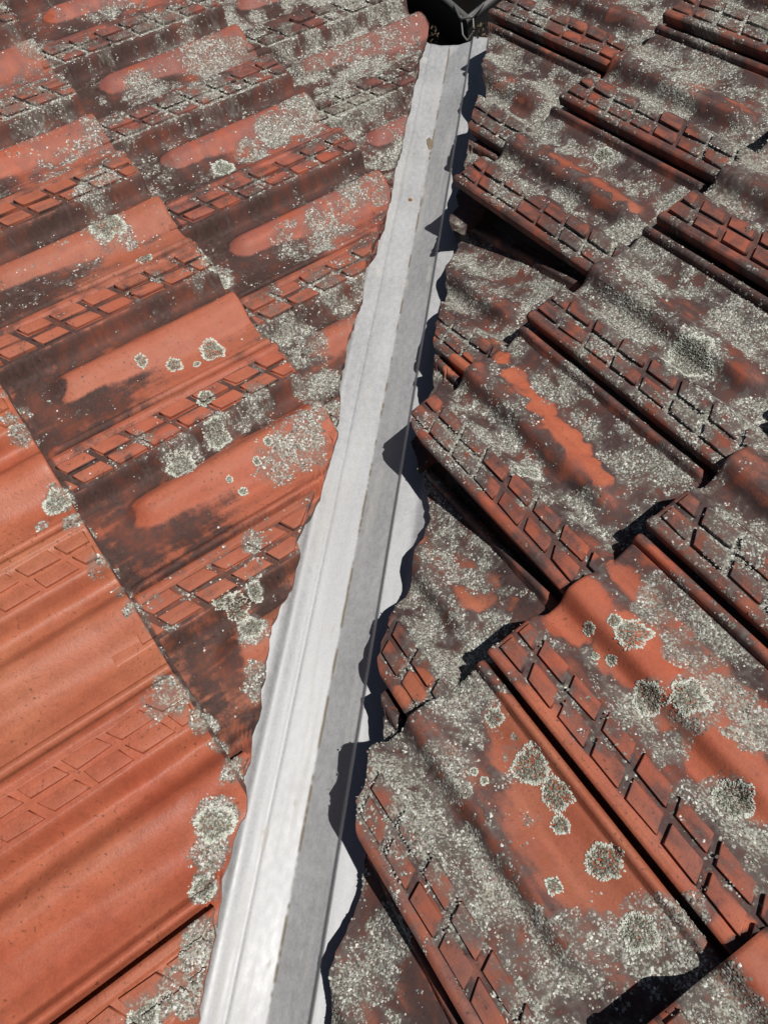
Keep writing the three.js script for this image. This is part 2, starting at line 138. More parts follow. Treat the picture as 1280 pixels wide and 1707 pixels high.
function blobField(sl, list) {                                      // coarse grid of the hand-placed patches
  const n = 400, A = new Float32Array(n * n), ds = (sl.S1 - sl.S0) / n, dt = (sl.T1 - sl.T0) / n;
  for (const [s, t, r, k] of list) {
    const R = r * 1.5, y0 = Math.floor((s - R - sl.S0) / ds), y1 = Math.ceil((s + R - sl.S0) / ds), x0 = Math.floor((t - R - sl.T0) / dt), x1 = Math.ceil((t + R - sl.T0) / dt);
    for (let y = Math.max(0, y0); y <= Math.min(n - 1, y1); y++) for (let x = Math.max(0, x0); x <= Math.min(n - 1, x1); x++) {
      const d = Math.hypot(sl.S0 + (y + 0.5) * ds - s, sl.T0 + (x + 0.5) * dt - t) / r, w = k * (1 - S(0.75, 1.45, d)); if (w > A[y * n + x]) A[y * n + x] = w;
    }
  }
  return (s, t) => {                                               // bilinear, with a ragged outline
    s += 0.007 * noise(s * 45, t * 45 + 50) + 0.003 * noise(s * 130, t * 130 + 90); t += 0.007 * noise(s * 45 + 70, t * 45) + 0.003 * noise(s * 130 + 30, t * 130);
    const fy = (s - sl.S0) / ds - 0.5, fx = (t - sl.T0) / dt - 0.5, y = Math.floor(fy), x = Math.floor(fx); if (x < 0 || y < 0 || x >= n - 1 || y >= n - 1) return 0;
    const k = y * n + x, a = fx - x, b = fy - y; return lerp(lerp(A[k], A[k + 1], a), lerp(A[k + n], A[k + n + 1], a), b);
  };
}
SL.lichen = blobField(SL, lichenL); SL.grime = blobField(SL, grimeL); SL.bare = () => 0;
SR.lichen = blobField(SR, lichenR); SR.grime = () => 0; SR.bare = blobField(SR, bareR);
function cover2(sl, s, t, L) {                                      // [grime, lichen] coverage wanted here, before the grain breaks it up
  const left = sl.side === 'L', C = cover(sl, L.i, L.j), { u, v } = L, strip = v < 0.058;
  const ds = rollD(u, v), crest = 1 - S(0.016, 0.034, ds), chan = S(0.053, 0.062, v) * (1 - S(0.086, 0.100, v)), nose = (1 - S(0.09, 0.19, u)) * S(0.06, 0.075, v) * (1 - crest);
  const b0 = sl.bare(s, t), w1 = fbm(s * 9 + 3, t * 9, 3), w2 = fbm(s * 30, t * 30 + 7, 3), w3 = fbm(s * 14 + 5, t * 110, 3), bare = b0 ? clamp(b0 * (1.25 + 0.9 * w2) - 0.12) : 0;      // w3: streaks that run down the slope
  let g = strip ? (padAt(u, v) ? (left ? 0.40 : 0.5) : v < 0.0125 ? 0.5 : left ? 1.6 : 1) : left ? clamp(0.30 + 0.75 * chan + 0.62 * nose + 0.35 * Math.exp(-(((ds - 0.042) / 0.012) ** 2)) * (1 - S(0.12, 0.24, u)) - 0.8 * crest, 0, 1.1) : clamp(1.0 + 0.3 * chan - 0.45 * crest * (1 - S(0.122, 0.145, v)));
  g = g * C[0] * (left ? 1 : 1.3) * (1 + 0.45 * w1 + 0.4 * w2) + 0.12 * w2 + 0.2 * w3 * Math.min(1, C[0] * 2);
  if (C[0] < 0.02) g -= 0.3;
  g = Math.max(g, sl.grime(s, t) * (strip ? 0.5 : 1) * (0.9 + 0.5 * w1 + 0.5 * w3) + 0.3 * w2) - bare * 0.9;
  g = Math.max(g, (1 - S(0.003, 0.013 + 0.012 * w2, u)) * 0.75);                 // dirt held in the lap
  let l = strip ? C[2] * (padAt(u, v) ? 0.8 : 1.25) : C[1] * (left ? 1 - 0.35 * crest : 1.05 - 0.6 * crest * (1 - S(0.122, 0.145, v)));
  if (v < 0.012) l *= 0.6; if (v > 0.189) { l *= 0.45; if (!left) g -= 0.35; }                 // flange and rib shed most of it
  l *= clamp(0.95 + 1.5 * w1 + 1.3 * w2, 0, 2.4);
  l = Math.max(l, sl.lichen(s, t) * (1 + 0.7 * w2)) - bare * 0.65 * (1 - sl.lichen(s, t));
  return [g, clamp(l)];
}
function slopeTextures(sl, N = 2048) {
  const C = new Uint8Array(N * N * 4), R = new Uint8Array(N * N * 4), D = sl.dens = new Uint8Array(N * N), ds = (sl.S1 - sl.S0) / N, dt = (sl.T1 - sl.T0) / N, left = sl.side === 'L';
  const LUT = new Uint8Array(4096); for (let k = 0; k < 4096; k++) LUT[k] = toS(k / 4095);
  const st = x => LUT[x <= 0 ? 0 : x >= 1 ? 4095 : x * 4095 | 0];
  for (let y = 0; y < N; y++) for (let x = 0; x < N; x++) {
    const s = sl.S0 + (y + 0.5) * ds, t = sl.T0 + (x + 0.5) * dt, L = locate(sl, s, t), k = (y * N + x) * 4;
    const f1 = noise(s * 420, t * 420), f2 = noise(s * 170 + 5, t * 170), f3 = noise(s * 60, t * 60 + 2), f4 = noise(s * 16 + 9, t * 16), px = hash(x, y, 3);
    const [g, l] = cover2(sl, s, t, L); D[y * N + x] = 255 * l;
    // fired clay: a tone per tile, faint mottling and speckle
    const tone = (0.88 + 0.24 * hash(L.i, L.j, 31)) * (cover(sl, L.i, L.j)[0] < 0.05 ? 0.93 : 1), hue = hash(L.i, L.j, 32) - 0.5, m = tone * (1 + 0.13 * f4 + 0.13 * f3 + 0.09 * f2 + 0.12 * f1 + 0.10 * (px - 0.5) + 0.14 * fbm(s * 7 + 31, t * 75, 3) - 0.1 * S(0.25, 0.5, noise(s * 95 + 60, t * 95)));
    let r = 0.355 * m, gg = (0.106 + 0.02 * hue + 0.022 * f4) * m, b = (0.057 + 0.012 * hue + 0.012 * f4) * m, rough = (cover(sl, L.i, L.j)[0] < 0.05 ? 0.46 : 0.62) + 0.08 * f3 + 0.1 * f1;
    // worn crust of red-brown bloom on old faces
    const bl = clamp((left ? cover(sl, L.i, L.j)[0] ** 3 : 0.85) * (0.6 + 0.9 * f4 + 0.7 * f3)) * (1 - sl.bare(s, t)) * 0.78; r = lerp(r, left ? 0.20 : 0.175, bl); gg = lerp(gg, 0.075, bl); b = lerp(b, 0.066, bl);
    // dark film of dirt and algae
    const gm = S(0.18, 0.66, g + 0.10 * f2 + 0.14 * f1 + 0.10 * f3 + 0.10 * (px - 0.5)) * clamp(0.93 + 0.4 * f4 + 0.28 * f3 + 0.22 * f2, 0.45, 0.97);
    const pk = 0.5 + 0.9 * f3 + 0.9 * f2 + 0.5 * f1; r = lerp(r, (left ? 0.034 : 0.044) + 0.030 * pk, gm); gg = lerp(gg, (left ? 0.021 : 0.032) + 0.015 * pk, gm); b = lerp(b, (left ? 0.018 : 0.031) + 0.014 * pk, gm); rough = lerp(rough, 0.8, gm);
    // dark pin specks
    const sa = s * 0.83 + t * 0.56, sb = t * 0.83 - s * 0.56, sp = S(0.40, 0.5, noise(sa * 260 + 40, sb * 260 + 8) + 0.35 * noise(sb * 700, sa * 700)) * S(-0.15, 0.3, f4 + 0.5 * f3 + 0.05) * 0.7; r *= 1 - sp * 0.8; gg *= 1 - sp * 0.7; b *= 1 - sp * 0.65;
    // thin lichen crust between the raised flakes: mauve-grey bloom broken by pale grains
    const lf = S(0.3, 0.8, l * 1.1 + 0.35 * f2 + 0.3 * f3); r = lerp(r, 0.15, lf * 0.55); gg = lerp(gg, 0.135, lf * 0.55); b = lerp(b, 0.122, lf * 0.55);
    const gr = S(0.60, 0.76, l * 0.72 + 0.62 * f1 + 0.4 * f2 + 0.3 * (px - 0.5)); const gv = 0.55 + 0.9 * hash(x >> 1, y >> 1, 9); r = lerp(r, 0.33 * gv, gr * 0.8); gg = lerp(gg, 0.33 * gv, gr * 0.8); b = lerp(b, 0.275 * gv, gr * 0.8);
    rough = lerp(rough, 0.93, Math.max(lf, gr));
    C[k] = st(r); C[k + 1] = st(gg); C[k + 2] = st(b); C[k + 3] = 255;
    R[k] = 0; R[k + 1] = Math.round(255 * clamp(rough)); R[k + 2] = 0; R[k + 3] = 255;
  }
  const tex = (d, srgb) => { const T = new THREE.DataTexture(d, N, N); T.magFilter = T.minFilter = THREE.LinearFilter; T.wrapS = T.wrapT = THREE.MirroredRepeatWrapping; if (srgb) T.colorSpace = THREE.SRGBColorSpace; T.needsUpdate = true; return T; };
  return [tex(C, true), tex(R, false)];
}
function bumpTexture(N, f) { const d = new Uint8Array(N * N * 4); for (let y = 0; y < N; y++) for (let x = 0; x < N; x++) { const v = Math.round(255 * clamp(f(x, y))), k = (y * N + x) * 4; d[k] = d[k + 1] = d[k + 2] = v; d[k + 3] = 255; } const T = new THREE.DataTexture(d, N, N); T.magFilter = T.minFilter = THREE.LinearFilter; T.wrapS = T.wrapT = THREE.RepeatWrapping; T.needsUpdate = true; return T; }
const tw = (x, N, p) => Math.round(x) % N;
const clayBump = bumpTexture(512, (x, y) => 0.5 + 0.5 * noise(x * 0.5, y * 0.5) + 0.35 * noise(x * 0.1875, y * 0.1875));   // lattice periods divide 256: it tiles
for (const sl of [SL, SR]) {
  const [map, rough] = slopeTextures(sl), bump = clayBump.clone(); bump.repeat.set((sl.T1 - sl.T0) / 0.35, (sl.S1 - sl.S0) / 0.35); bump.needsUpdate = true;
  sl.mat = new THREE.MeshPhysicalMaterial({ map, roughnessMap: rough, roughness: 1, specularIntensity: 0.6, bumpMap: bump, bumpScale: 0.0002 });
}

// ---------------------------------------------------------------- tiles
const VCOL = [0, 0.001, 0.0025, 0.004, 0.0075, 0.0105, 0.0125, 0.018, 0.025, 0.033, 0.04, 0.048, 0.055, 0.059, 0.063, 0.067, 0.071, 0.076, 0.082, 0.088, 0.092, 0.096, 0.1, 0.104, 0.108, 0.112, 0.116, 0.12, 0.125, 0.13, 0.134, 0.138, 0.142, 0.147, 0.152, 0.157, 0.163, 0.17, 0.178, 0.185, 0.1905, 0.1911, 0.1918, 0.193, 0.195, 0.1975, 0.2, 0.202, 0.2032, 0.2039, 0.205, 0.2062, 0.212, 0.226];
const UROW = [-0.045, -0.02, 0.0, 0.004, 0.01, 0.016, 0.024, 0.032, 0.038, 0.044, 0.05, 0.056, 0.062, 0.068, 0.075, 0.085, 0.1, 0.12, 0.14, 0.16, 0.18, 0.2, 0.22, 0.24, 0.255, 0.265, 0.275, 0.285, 0.295, 0.303, 0.31, 0.3143, 0.3165, GA];
const THICK = 0.0135;
function tileGeometry(sl, i, j) {
  const sT = tailS(sl, i - 1), t0 = stripT(sl, i, j), left = sl.side === 'L', jit = tailJit(sl, i, j);
  const ins = (u, v) => inside(sl, sT + u, t0 + v);
  let cut = false; for (const u of [-0.045, 0.1, 0.2, GA]) for (const v of [0, 0.1, 0.2]) if (ins(u, v) < 0.02) cut = true;
  let rows = UROW, range = () => [0, 0.226];
  if (cut) {
    rows = []; for (let k = 0; k <= 72; k++) { const u = lerp(-0.045, GA, k / 72); rows.push(u); }
    const R = new Map();
    rows = rows.filter(u => {
      let a = null, b = null; for (let k = 0; k <= 226; k++) { const v = 0.001 * k; if (ins(u, v) > 0) { if (a === null) a = v; b = v; } else if (a !== null && left) break; }
      if (a === null || b - a < 0.003) return false; R.set(u, [a, b]); return true;
    });
    if (rows.length < 4) return null; range = u => R.get(u);
  }
  const nc = cut ? 76 : VCOL.length, top = [], uv = [], bot = [], nr = rows.length;
  for (const u of rows) {
    const [a, b] = range(u);
    for (let k = 0; k < nc; k++) {
      const v = cut ? lerp(a, b, k / (nc - 1)) : VCOL[k], h = tileH(sl, i, j, u, v), s = sT + u + jit * clamp(u / GA), t = t0 + v;
      top.push(...at(sl, s, t, h)); bot.push(...at(sl, s, t, h - THICK)); uv.push(...uvOf(sl, s, t));
    }
  }
  const idx = [], bidx = []; for (let y = 0; y < nr - 1; y++) for (let x = 0; x < nc - 1; x++) { const a = y * nc + x, b = a + 1, c = a + nc, d = c + 1; idx.push(a, c, b, b, c, d); bidx.push(a, b, c, b, d, c); }
  const wall = (list, flip) => { const p = [], w = [], id = []; list.forEach((k, n) => { p.push(top[k * 3], top[k * 3 + 1], top[k * 3 + 2], bot[k * 3], bot[k * 3 + 1], bot[k * 3 + 2]); w.push(uv[k * 2], uv[k * 2 + 1], uv[k * 2] + 0.004, uv[k * 2 + 1] + 0.004); if (n) { const a = n * 2 - 2; flip ? id.push(a, a + 2, a + 1, a + 1, a + 2, a + 3) : id.push(a, a + 1, a + 2, a + 1, a + 3, a + 2); } }); return geo(p, id, w); };
  const rowI = y => [...Array(nc).keys()].map(x => y * nc + x), colI = x => [...Array(nr).keys()].map(y => y * nc + x);
  // r x d points down for these axes: order faces so that they look outward
  const g = mergeGeometries([geo(top, idx, uv), geo(bot, bidx, uv), wall(rowI(nr - 1), false), wall(rowI(0), true), wall(colI(0), false), wall(colI(nc - 1), true)]);
  return { g, cut };
}
function padGeometry(sl, i, j, poly, lift) {                       // poly in (u, v); a bevelled lug
  const sT = tailS(sl, i - 1), t0 = stripT(sl, i, j), jit = tailJit(sl, i, j), n = poly.length; let cu = 0, cv = 0; for (const [u, v] of poly) { cu += u / n; cv += v / n; }
  const P = [], U = [], idx = [], ring = (inset, up) => { for (const [u, v] of poly) { const L = Math.hypot(u - cu, v - cv), f = Math.max(0.2, 1 - inset / L), a = cu + (u - cu) * f, b = cv + (v - cv) * f, s = sT + a + jit * clamp(a / GA), t = t0 + b; P.push(...at(sl, s, t, tileH(sl, i, j, a, b) + up)); U.push(...uvOf(sl, s, t)); } };
  ring(0, -0.0012); ring(0.0008, lift * 0.7); ring(0.0022, lift);
  for (let r = 0; r < 2; r++) for (let k = 0; k < n; k++) { const a = r * n + k, b = r * n + (k + 1) % n; idx.push(a, b, a + n, b, b + n, a + n); }
  for (let k = 1; k < n - 1; k++) idx.push(2 * n, 2 * n + k, 2 * n + k + 1);
  return geo(P, idx, U);
}
function clipPoly(poly, f) { const out = []; for (let k = 0; k < poly.length; k++) { const a = poly[k], b = poly[(k + 1) % poly.length], fa = f(a), fb = f(b); if (fa > 0) out.push(a); if (fa > 0 !== fb > 0) { const w = fa / (fa - fb); out.push([lerp(a[0], b[0], w), lerp(a[1], b[1], w)]); } } return out; }
function buildSlope(sl, rows, jmin, jmax, label) {
  const roof = new THREE.Group(); roof.name = numbered('tiled_roof'); scene.add(roof); tag(roof, label, 'roof', undefined, 'thing');
  let count = 0;
  for (const i of rows) for (let j = jmin; j <= jmax; j++) {
    const T = tileGeometry(sl, i, j); if (!T) continue; count++;
    const tile = mesh('roof_tile', T.g, sl.mat, roof), sT = tailS(sl, i - 1), t0 = stripT(sl, i, j);
    for (let r = 0; r < 2; r++) for (let k = -1; k < 8; k++) {
      const [v0, v1] = PADR[r], u0 = (k + 0.085) * PITCH, u1 = (k + 0.915) * PITCH, J = n => 0.0026 * (hash(i * 31 + k, j * 17 + r, n) - 0.5);
      let poly = [[u0 + SKEW * (v0 - 0.013) + J(1), v0 + J(2)], [u1 + SKEW * (v0 - 0.013) + J(3), v0 + J(4)], [u1 + SKEW * (v1 - 0.013) + J(5), v1 + J(6)], [u0 + SKEW * (v1 - 0.013) + J(7), v1 + J(8)]];
      poly = clipPoly(poly, p => GA - 0.006 - p[0]); poly = clipPoly(poly, p => p[0] + 0.012);
      if (poly.length && T.cut) poly = clipPoly(poly, p => inside(sl, sT + p[0], t0 + p[1]) - 0.001);
      if (poly.length < 3) continue; let A = 0; for (let q = 0; q < poly.length; q++) { const a = poly[q], b = poly[(q + 1) % poly.length]; A += a[0] * b[1] - a[1] * b[0]; } if (Math.abs(A) < 8e-5) continue; if (A > 0) poly.reverse();
      mesh('raised_pad', padGeometry(sl, i, j, poly, 0.0048 + 0.0026 * (hash(i * 13 + k, j * 7 + r, 91) - 0.5)), sl.mat, tile);
    }
  }
  return roof;
}
buildSlope(SL, [-1, 0, 1, 2, 3, 4], -6, 9, 'sunnier roof slope of cleaner orange interlocking clay tiles with dark stained channels');
buildSlope(SR, [0, 1, 2, 3, 4, 5], -8, 9, 'roof slope of old red clay tiles crusted all over with grey lichen');
// ---------------------------------------------------------------- valley flashing
const foldX = z => -0.0002 + 0.0413 * (z + 3.6) - 0.165, foldY = z => 0.862 + 0.251 * (z + 3.6 - 3.67) - 0.9;
const ZEND = -0.895, ZCR = -0.855;
function valleyY(x, z) {                                            // sheet profile: flat wings, a rolled bead, outer wings
  const a = Math.abs(x), k = x < 0 ? 0.30 : 0.33, e = x < 0 ? 0.041 : 0.044;
  let y = x < 0 ? k * a + 0.0065 * Math.exp(-(((a - e - 0.018) / 0.0095) ** 2)) - 0.0012 * Math.exp(-(((a - e + 0.001) / 0.0028) ** 2)) + 0.08 * Math.max(0, a - e - 0.03)
    : k * a + 0.008 * S(e, e + 0.0065, a) - 0.46 * Math.max(0, Math.min(a, e + 0.034) - e - 0.006);
  y = Math.max(y, Math.sqrt(y * y + 1e-7)); y += 0.0011 * noise(x * 16, z * 8) + 0.0003 * noise(x * 90, z * 60) + 0.0005 * noise(x * 60, z * 5 + 4) * S(0.03, 0.06, a);
  y += foldY(z);
  if (z < ZCR) { const f = foldY(ZCR) - 0.02 * (ZCR - z) - 1.2 * Math.max(0, ZCR - 0.034 - z); y = Math.max(f, y - 2.0 * Math.max(0, ZCR - 0.036 - z)); }
  return y;
}
{
  const xs = []; for (let x = -0.135; x <= 0.1351; x += (Math.abs(x) < 0.002 || Math.abs(Math.abs(x) - 0.05) < 0.02) ? 0.0012 : 0.004) xs.push(x); xs.push(0.135);
  const zs = []; for (let z = ZEND; z < -0.8; z += 0.004) zs.push(z); for (let z = -0.8; z <= 1.6; z += 0.014) zs.push(z);
  const P = [], B = [], U = [], idx = [], bi = [], nx = xs.length;
  for (const z of zs) for (const x of xs) { const y = valleyY(x, z); P.push(foldX(z) + x, y, z); B.push(foldX(z) + x, y - 0.0009, z); U.push((x + 0.15) / 0.3, (z + 0.95) / 2.6); }
  for (let y = 0; y < zs.length - 1; y++) for (let x = 0; x < nx - 1; x++) { const a = y * nx + x, b = a + 1, c = a + nx, d = c + 1; idx.push(a, c, b, b, c, d); bi.push(a, b, c, b, d, c); }
  const edge = []; for (let x = 0; x < nx; x++) edge.push(x);
  const ep = [], eu = [], ei = []; edge.forEach((k, n) => { for (const A of [P, B]) ep.push(A[k * 3], A[k * 3 + 1], A[k * 3 + 2]); eu.push(U[2 * k], U[2 * k + 1], U[2 * k], U[2 * k + 1]); if (n) { const a = n * 2 - 2; ei.push(a, a + 2, a + 1, a + 1, a + 2, a + 3); } });
  const NX = 512, NZ = 2048, C = new Uint8Array(NX * NZ * 4), R = new Uint8Array(NX * NZ * 4);
  for (let y = 0; y < NZ; y++) for (let x = 0; x < NX; x++) {
    const X = (x + 0.5) / NX * 0.3 - 0.15, Z = (y + 0.5) / NZ * 2.6 - 0.95, k = (y * NX + x) * 4;
    const sp = noise(X * 500, Z * 330), s2 = noise(X * 160, Z * 90), s3 = noise(X * 40, Z * 7), s4 = noise(X * 14, Z * 14 + 3);
    let v = 0.43 * (1 + 0.16 * sp + 0.10 * s2 + 0.10 * s3 + 0.10 * s4 + 0.10 * (hash(x, y, 4) - 0.5)), b = v * 1.03, r = v * 0.99, rough = 0.64 + 0.10 * s2 + 0.08 * sp + 0.1 * s4;
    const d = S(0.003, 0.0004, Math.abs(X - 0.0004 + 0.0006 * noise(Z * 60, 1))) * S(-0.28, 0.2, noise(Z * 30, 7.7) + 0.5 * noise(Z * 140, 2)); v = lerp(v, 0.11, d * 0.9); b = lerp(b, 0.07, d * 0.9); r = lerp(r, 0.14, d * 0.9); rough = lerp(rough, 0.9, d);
    const mud = Math.max(S(0.5, 0.62, fbm(X * 40, Z * 14 + 20, 4)) * 0.5, S(0.12, 0.6, noise(X * 75, Z * 3 + 8) + 0.5 * noise(X * 200, Z * 9)) * 0.24); v = lerp(v, 0.36, mud); b = lerp(b, 0.31, mud); r = lerp(r, 0.39, mud); rough = lerp(rough, 0.8, mud);
    C[k] = toS(r); C[k + 1] = toS(v); C[k + 2] = toS(b); C[k + 3] = 255; R[k] = 0; R[k + 1] = Math.round(255 * clamp(rough)); R[k + 2] = Math.round(255 * clamp(1 - d - mud * 1.4)); R[k + 3] = 255;
  }
  const tex = (dd, srgb) => { const T = new THREE.DataTexture(dd, NX, NZ); T.magFilter = T.minFilter = THREE.LinearFilter; if (srgb) T.colorSpace = THREE.SRGBColorSpace; T.needsUpdate = true; return T; };
  const rm = tex(R, false), zinc = new THREE.MeshStandardMaterial({ map: tex(C, true), roughnessMap: rm, metalnessMap: rm, metalness: 0.45, roughness: 1 });
  const fl = mesh('valley_flashing', mergeGeometries([geo(P, idx, U), geo(B, bi, U), geo(ep, ei, eu)]), zinc);
  tag(fl, 'folded galvanised steel valley flashing with rolled beads between the two tiled slopes', 'flashing');
}
// ---------------------------------------------------------------- roof boards under the tiles, fascias, wall and ground
const dark = new THREE.MeshStandardMaterial({ color: lin(0.24, 0.18, 0.12), roughness: 0.95 });
function boards(sl, s0, s1, far) {                                  // decking that stops short of the valley
  const P = [], idx = []; const n = 30;
  for (let k = 0; k <= n; k++) { const s = lerp(s0, s1, k / n), z0 = 0; let t = sl.side === 'L' ? far : far; const step = sl.side === 'L' ? 0.005 : -0.005; let q = far; for (let m = 0; m < 800; m++) { const A = at(sl, s, q + step, -0.03); if (sl.side === 'L' ? A[0] > foldX(A[2]) - 0.11 : A[0] < foldX(A[2]) + 0.11) break; q += step; } for (const h of [-0.03, -0.045]) { P.push(...at(sl, s, far, h), ...at(sl, s, q, h)); } }
  for (let k = 0; k < n; k++) { const a = k * 4, b = a + 4; idx.push(a, b, a + 1, a + 1, b, b + 1, a + 2, a + 3, b + 2, a + 3, b + 3, b + 2, a + 1, b + 1, a + 3, b + 1, b + 3, a + 3, a, a + 2, b, b, a + 2, b + 2); }
  idx.push(0, 1, 2, 1, 3, 2, n * 4, n * 4 + 2, n * 4 + 1, n * 4 + 1, n * 4 + 2, n * 4 + 3);
  const m = mesh('roof_deck', geo(P, idx), dark); m.userData.kind = 'structure';
}
boards(SL, tailS(SL, -2), tailS(SL, 4) - 0.03, stripT(SL, 0, -6)); boards(SR, tailS(SR, -1), tailS(SR, 5) - 0.03, stripT(SR, 0, 9));
// ---------------------------------------------------------------- gutter at the inner corner, fascias, wall and ground
{
  const E = sl => { const c = Math.hypot(sl.d[0], sl.d[2]); return { e: [sl.d[0] / c, sl.d[2] / c], r: [sl.r[0], sl.r[2]], s: tailS(sl, sl.eave) * c }; };
  const L = E(SL), R = E(SR), YE = -0.186;
  const corner = o => { const det = L.e[0] * R.e[1] - L.e[1] * R.e[0], a = L.s + o, b = R.s + o; return [(a * R.e[1] - L.e[1] * b) / det - ORIGIN.x, (L.e[0] * b - a * R.e[0]) / det - ORIGIN.z]; };
  const rail = (o, len = 2.6) => { const k = corner(o); return [[k[0] - L.r[0] * len, k[1] - L.r[1] * len], k, [k[0] + R.r[0] * len, k[1] + R.r[1] * len]]; };
  function sweep(prof) {                                           // (offset out from the eave, height) swept round the inner corner
    const P = [], idx = [], U = []; prof.forEach(([o, y], n) => { rail(o).forEach(([x, z], m) => { P.push(x, YE + y, z); U.push(m, n * 0.1); }); if (n) for (let m = 0; m < 2; m++) { const a = (n - 1) * 3 + m; idx.push(a, a + 3, a + 1, a + 1, a + 3, a + 4); } });
    const g = geo(P, idx, U).toNonIndexed(); g.computeVertexNormals(); return g;
  }
  const paint = new THREE.MeshStandardMaterial({ color: lin(0.018, 0.018, 0.019), roughness: 0.4 }), glintGrey = new THREE.MeshStandardMaterial({ color: lin(0.13, 0.13, 0.125), roughness: 0.42, metalness: 0.3 });  // lip: sun glint on the black paint put into a paler grey
  const gut = new THREE.Group(); gut.name = numbered('roof_gutter'); scene.add(gut); tag(gut, 'black metal gutter turning an inner corner below the valley end', 'gutter', undefined, 'thing');
  mesh('trough', sweep([[0.012, -0.10], [0.012, -0.19], [0.014, -0.192], [0.142, -0.192], [0.150, -0.184], [0.150, -0.084], [0.1525, -0.084], [0.1525, -0.186], [0.143, -0.195], [0.012, -0.195], [0.0095, -0.19], [0.0095, -0.10], [0.012, -0.10]]), paint, gut);
  const lip = []; for (let k = 0; k <= 12; k++) { const a = k / 12 * Math.PI * 2; lip.push([0.157 + 0.0065 * Math.cos(a), -0.0815 + 0.0065 * Math.sin(a)]); } mesh('rolled_lip', sweep(lip.reverse()), glintGrey, gut);
  // spring clip across the mitre
  const bar = (pts, r, name) => { const c = new THREE.CatmullRomCurve3(pts.map(p => new THREE.Vector3(...p)), false, 'catmullrom', 0.1); mesh(name, new THREE.TubeGeometry(c, 24, r, 6), glintGrey, gut); };
  const k0 = corner(0.157), k1 = corner(0.10), k2 = corner(0.02), y0 = YE - 0.078;
  bar([[k0[0] + 0.03, y0 + 0.006, k0[1] - 0.028], [k0[0] + 0.012, y0 + 0.012, k0[1] + 0.012], [k0[0] - 0.012, y0 + 0.012, k0[1] + 0.014], [k0[0] - 0.03, y0 + 0.006, k0[1] - 0.027]], 0.0025, 'corner_clip');
  bar([[k0[0] + 0.012, y0 + 0.010, k0[1] + 0.004], [k0[0] + 0.016, y0 - 0.004, k0[1] + 0.03], [k0[0] + 0.004, y0 - 0.012, k0[1] + 0.045]], 0.002, 'clip_arm');
  bar([[k0[0] - 0.012, y0 + 0.010, k0[1] + 0.006], [k0[0] - 0.006, y0 - 0.008, k0[1] + 0.034], [k0[0] + 0.004, y0 - 0.012, k0[1] + 0.045]], 0.002, 'clip_arm');
  { // open-topped black box added outside the corner to keep the gap beyond dark
    const darkBox = new THREE.Group(); darkBox.name = numbered('added_dark_box'); scene.add(darkBox); tag(darkBox, 'open black metal box added outside the gutter corner to keep the gap dark', 'added dark box'); const c = corner(0.335), w = 0.21, t = 0.004, d = 0.34, cy = YE - 0.1 - d / 2, rot = Math.PI / 4;
    for (const [x, z, sx, sz] of [[0, -w / 2, w + t, t], [0, w / 2, w + t, t], [-w / 2, 0, t, w - t], [w / 2, 0, t, w - t]]) { const m = mesh('side_panel', new THREE.BoxGeometry(sx, d, sz), paint, darkBox); m.position.set(x, 0, z); }
    const fl = mesh('bottom_panel', new THREE.BoxGeometry(w - t, t, w - t), paint, darkBox); fl.position.y = -d / 2 + t; darkBox.position.set(c[0], cy, c[1]); darkBox.rotation.y = rot;
  }
  // timber behind the gutter, wall below, ground
  const wood = new THREE.MeshStandardMaterial({ color: lin(0.05, 0.045, 0.04), roughness: 0.8 });
  const fas = mesh('fascia_board', sweep([[0.006, -0.085], [0.006, -0.22], [-0.018, -0.22], [-0.018, -0.085], [0.006, -0.085]]), wood); tag(fas, 'dark painted fascia board behind the black gutter', 'fascia');
  const wall = mesh('house_wall', sweep([[-0.30, -0.12], [-0.30, -2.75], [-0.52, -2.75], [-0.52, -0.12]]), new THREE.MeshStandardMaterial({ color: lin(0.30, 0.26, 0.21), roughness: 0.9 })); tag(wall, 'plain rendered house wall below the eaves', 'wall', undefined, 'thing');
  const bump = bumpTexture(256, (x, y) => 0.5 + 0.6 * noise(x * 0.5, y * 0.5));
  const g = new THREE.PlaneGeometry(1200, 1200); g.rotateX(-Math.PI / 2); bump.repeat.set(1200, 1200);
  const gr = mesh('ground', g, new THREE.MeshStandardMaterial({ color: lin(0.05, 0.043, 0.034), roughness: 0.95, bumpMap: bump, bumpScale: 0.01 })); gr.position.y = YE - 2.7; gr.userData.kind = 'structure';
}

// ---------------------------------------------------------------- lichen: crust flakes too many to count, and the rosettes one can point at
const UP = new THREE.Vector3(0, 1, 0);
const flake = (() => { const P = [0, 0.42, 0], idx = []; for (let k = 0; k < 7; k++) { const a = k / 7 * Math.PI * 2, r = [1, 0.72, 1.05, 0.8, 1.1, 0.75, 0.95][k]; P.push(Math.cos(a) * r, 0.26, Math.sin(a) * r); } for (let k = 0; k < 7; k++) { const a = k / 7 * Math.PI * 2, r = [1, 0.72, 1.05, 0.8, 1.1, 0.75, 0.95][k]; P.push(Math.cos(a) * r * 1.05, -0.3, Math.sin(a) * r * 1.05); } for (let k = 0; k < 7; k++) { const m = (k + 1) % 7; idx.push(0, 1 + m, 1 + k, 1 + k, 1 + m, 8 + k, 1 + m, 8 + m, 8 + k); } return geo(P, idx); })();
const lichenMat = new THREE.MeshStandardMaterial({ color: 0xffffff, roughness: 0.95 });
